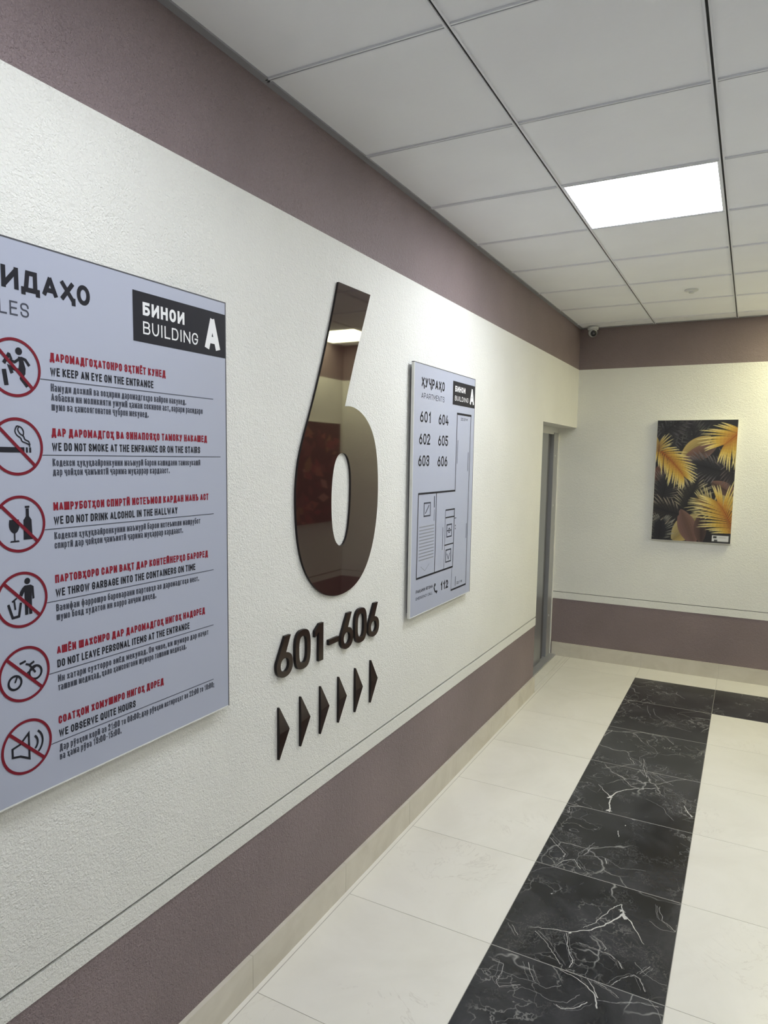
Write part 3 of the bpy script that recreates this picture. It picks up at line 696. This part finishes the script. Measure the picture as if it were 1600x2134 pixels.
def canvas(name, label, fr, u0, u1, v0, v1, th, painter):
    r = thing(name, label, 'picture', fr((u0+u1)/2, v0, 0))
    m = MB(); m.box(fr(u0, v0, 0), fr(u1, v1, th)); m.build('stretched_canvas', M_CANVAS, r)
    painter().sheet('printed_motif', lambda a, b: fr(u0+.002+a*(u1-u0-.004), v0+.002+b*(v1-v0-.004), th+.0003), M_PRINT, r); return r
ASP = .985/.592
def lerp3(a, b, t): return tuple(x+(y-x)*t for x, y in zip(a, b))
def palm():
    pr = Print((.010, .009, .012))
    f = lambda p: (p[0], p[1]/ASP)
    def leaflet(x, y, ang, ln_, wd, c0, c1, c2, bend=.25):
        n = 9; prev = None; px, py, a = x, y, ang
        for k in range(n+1):
            t = k/n; wv = wd*(math.sin(math.pi*min(1, .16+t*.84))**.8)*(1-.35*t)
            nx, ny = -math.sin(a), math.cos(a)
            cur = ((px+nx*wv/2, py+ny*wv/2), (px-nx*wv/2, py-ny*wv/2))
            if prev:
                c = lerp3(c0, c1, t*2) if t < .5 else lerp3(c1, c2, t*2-1)
                pr.poly([f(prev[0]), f(prev[1]), f(cur[1]), f(cur[0])], c)
                pr.poly([f(pc), f(prev[1]), f(cur[1]), f((px, py))], lerp3(c, (.0, .0, .0), .22))
            prev = cur; pc = (px, py)
            px += math.cos(a)*ln_/n; py += math.sin(a)*ln_/n; a += bend/n*(1 if math.cos(ang) < 0 else -1)
    def frond(x, y, ang, ln_, lf, n, c0, c1, c2, wd=.034, spread=1.0, turn=0.):
        sp = []
        px, py, a = x, y, ang
        for k in range(n+1):
            sp.append((px, py, a)); px += math.cos(a)*ln_/n; py += math.sin(a)*ln_/n; a += turn/n
        for k in range(n, -1, -1):
            t = k/n; px, py, a = sp[k]
            L_ = lf*(.50+.6*math.sin(math.pi*(.12+.80*t)))*random.uniform(.86, 1.1)
            for s_ in (-1, 1):
                leaflet(px, py, a+s_*spread*(1.15-.80*t)+random.uniform(-.06, .06), L_, wd*random.uniform(.8, 1.15), c0, c1, c2)
        for k in range(n):
            (ax, ay, a), (bx, by, b) = sp[k], sp[k+1]; w0 = .016*(1-k/n)+.003
            pr.poly([f((ax-math.sin(a)*w0/2, ay+math.cos(a)*w0/2)), f((ax+math.sin(a)*w0/2, ay-math.cos(a)*w0/2)), f((bx+math.sin(b)*w0/2, by-math.cos(b)*w0/2)), f((bx-math.sin(b)*w0/2, by+math.cos(b)*w0/2))], lerp3(c0, (0, 0, 0), .25))
    def blade(x, y, ang, ln_, wd, ca, cb):
        dx, dy = math.cos(ang), math.sin(ang); nx, ny = -dy, dx; prev = None
        for k in range(25):
            t = k/24; wv = wd*math.sin(math.pi*min(1, .03+.97*t))**.75
            c = (x+dx*ln_*t, y+dy*ln_*t); l = (c[0]+nx*wv/2, c[1]+ny*wv/2); r = (c[0]-nx*wv/2, c[1]-ny*wv/2)
            if prev:
                for q in range(4):
                    e0, e1 = q/4, (q+1)/4
                    mixp = lambda A, B, e: (A[0]+(B[0]-A[0])*e, A[1]+(B[1]-A[1])*e)
                    pr.poly([f(mixp(prev[1], prev[0], e0)), f(mixp(prev[1], prev[0], e1)), f(mixp(c, l, e1)), f(mixp(c, l, e0))], lerp3(lerp3(ca, (0, 0, 0), .45), ca, e1))
                    pr.poly([f(mixp(prev[1], prev[2], e0)), f(mixp(prev[1], prev[2], e1)), f(mixp(c, r, e1)), f(mixp(c, r, e0))], lerp3(lerp3(cb, (0, 0, 0), .5), cb, e1))
            prev = (l, c, r)
    T = lambda px, py: ((px-(215-80*(py-120)/1850))/1205, (1-(py-120)/1850)*ASP)
    tan, brn, dbr = (.40, .29, .10), (.16, .085, .065), (.085, .045, .038)
    g0, g1 = (.006, .006, .009), (.022, .020, .026)
    YL = ((.36, .10, .010), (.58, .38, .06), (.82, .72, .34)); OL = ((.20, .09, .03), (.42, .30, .08), (.66, .58, .30))
    for (px, py, a, l, lf, n, c2) in ((800, 170, 200, .5, .22, 11, (.10, .10, .085)), (300, 130, -70, .4, .2, 9, (.11, .09, .11)), (1050, 150, 165, .4, .2, 9, (.09, .10, .08)), (820, 560, 105, .35, .22, 10, (.10, .09, .085)), (330, 300, 40, .3, .2, 8, (.10, .08, .10))):
        frond(*T(px, py), math.radians(a), l, lf, n, g0, g1, c2, .028)
    blade(*T(590, 690), math.radians(40), .46, .22, tan, (.36, .26, .10)); blade(*T(600, 760), math.radians(30), .50, .20, brn, (.12, .07, .06))
    blade(*T(1420, 1470), math.radians(122), .46, .26, (.40, .33, .15), tan); blade(*T(1050, 1050), math.radians(-28), .36, .17, brn, dbr)
    blade(*T(470, 1960), math.radians(48), .50, .30, (.36, .28, .12), tan); blade(*T(800, 2010), math.radians(112), .52, .24, (.15, .08, .066), brn); blade(*T(900, 1980), math.radians(95), .4, .16, dbr, (.05, .028, .025))
    blade(*T(170, 1060), math.radians(60), .34, .16, (.11, .045, .035), (.06, .025, .022))
    frond(*T(1180, 880), math.radians(165), .30, .28, 11, g0, g1, (.20, .17, .18), .026, .95)
    frond(*T(1230, 880), math.radians(60), .22, .24, 8, g0, g1, (.17, .12, .12), .026); frond(*T(1340, 700), math.radians(-85), .3, .22, 8, g0, (.03, .022, .026), (.16, .11, .11), .026)
    frond(*T(300, 1330), math.radians(80), .26, .26, 11, g0, g1, (.22, .18, .15), .024)
    frond(*T(660, 1480), math.radians(72), .30, .27, 12, g0, (.03, .026, .02), (.56, .48, .32), .022)
    frond(*T(560, 1560), math.radians(165), .30, .26, 9, g0, (.03, .024, .022), (.44, .36, .28), .024)
    frond(*T(250, 1960), math.radians(85), .22, .24, 11, (.004, .004, .008), (.014, .014, .02), (.36, .35, .30), .022)
    frond(*T(1130, 1520), math.radians(140), .26, .26, 9, OL[0], (.26, .19, .07), OL[2], .024)
    frond(*T(225, 560), math.radians(-38), .48, .30, 15, *YL, .030, .95, -.30)
    frond(*T(235, 600), math.radians(88), .10, .22, 5, *OL, .024, .9)
    frond(*T(1470, 290), math.radians(222), .24, .40, 12, *YL, .030, 1.1)
    frond(*T(1380, 1800), math.radians(108), .44, .42, 16, *YL, .030, 1.1, .35)
    lb = lambda a, b, c, d_, col: pr.poly([(a, b), (c, b), (c, d_), (a, d_)], col)      # maker's label in the corner
    lb(.765, .010, .995, .070, (.03, .03, .03)); lb(.772, .016, .975, .063, (.60, .60, .60)); lb(.785, .040, .83, .058, (.03, .03, .03)); lb(.80, .016, .84, .030, (.07, .07, .07)); lb(.855, .044, .94, .050, (.42, .42, .42))
    return pr
canvas('palm_leaf_picture', 'canvas print of yellow and dark palm leaves hanging on the far wall', BW, .660, 1.253, 1.116, 2.101, .032, palm)
def autumn():
    pr = Print((.055, .018, .016)); R = random.Random(3)
    for k in range(60):
        u, v, a, l = R.uniform(.0, 1), R.uniform(.0, .9), R.uniform(0, 6.28), R.uniform(.06, .18)
        c = R.choice([(.22, .04, .045), (.30, .10, .08), (.10, .022, .022), (.26, .13, .07), (.16, .05, .05), (.38, .2, .17)])
        pr.poly([(u+l*math.cos(a), v+l*.6*math.sin(a)), (u+l*.5*math.cos(a+1.6), v+l*.35*math.sin(a+1.6)), (u-l*math.cos(a), v-l*.6*math.sin(a)), (u-l*.5*math.cos(a+1.6), v-l*.35*math.sin(a+1.6))], c)
    return pr
canvas('red_leaf_picture', 'dark red canvas print on the opposite wall, seen only mirrored in the big 6', RW, 4.94, 5.74, 1.117, 2.101, .032, autumn)

# ------------------------------------------------------------------ ceiling fittings
LL = {(0, 2): 'square glowing white ceiling panel above the middle of the corridor', (2, 6): 'warm ceiling panel near the far wall, mirrored in the big 6',
      (0, -2): 'square ceiling panel overhead beside the camera, out of frame', (2, -4): 'square ceiling panel behind the camera, out of frame', (2, 2): 'added fill light panel in the ceiling by the right wall, out of frame'}
for (i, j), st, col in LAMPS:
    x0, y0 = A0+S*i, G0+S*j; x1, y1 = min(x0+S, XR), y0+S
    r = thing('ceiling_light', LL[(i, j)], 'light', ((x0+x1)/2, (y0+y1)/2, H), 'square ceiling light panels')
    e = .0165
    m = MB()
    for a, b in (((x0+.009, y0+.009), (x1-.009, y0+e)), ((x0+.009, y1-e), (x1-.009, y1-.009)), ((x0+.009, y0+e), (x0+e, y1-e)), ((x1-e, y0+e), (x1-.009, y1-e))): m.box((*a, H+.001), (*b, H+.03))
    m.box((x0+.009, y0+.009, H+.03), (x1-.009, y1-.009, H+.04)); m.build('frame', M_TBAR, r)
    m = MB(); m.box((x0+e, y0+e, H+.003), (x1-e, y1-e, H+.006)); m.build('diffuser', glow('lit_panel', col, st), r)

cc = thing('security_camera', 'small white dome camera with black lens in the far ceiling corner', 'camera', (.115, 5.762, H))
m = MB(); m.lathe([(0, 0), (.044, 0), (.046, -.006), (.044, -.020), (.036, -.026), (.0, -.026)], (.115, 5.762, H), (0, 0, 1), 40); m.build('ceiling_base', M_CAMW, cc, smooth=True)
bc = Vector((.115, 5.760, H-.046)); ax = Vector((.42, -.80, -.38)).normalized()
m = MB(); m.lathe([(0.0001, -.036)]+[(.036*math.cos(a), .036*math.sin(a)) for a in [math.radians(-80+13*k) for k in range(11)]]+[(.024, .027), (.0001, .027)], bc, ax, 40); m.build('camera_ball', M_CAMW, cc, smooth=True)
m = MB(); m.lathe([(.0255, .0255), (.0255, .030), (.017, .033), (.016, .029), (.0001, .029)], bc, ax, 36); m.build('lens_face', M_CAMB, cc, smooth=True)
m = MB(); m.lathe([(.0095, .029), (.009, .032), (.005, .0345), (.0001, .035)], bc, ax, 24); m.build('lens', M_LENS, cc, smooth=True)

m = MB(); c = (.945, 4.735, H+.006)
m.lathe([(.0001, 0), (.042, 0), (.042, -.006), (.036, -.010), (.018, -.012), (.016, -.022), (.0001, -.024)], c, (0, 0, 1), 36)
tag(m.build('smoke_detector', M_CAMW, smooth=True), 'small round white detector on a ceiling tile near the far wall', 'detector')
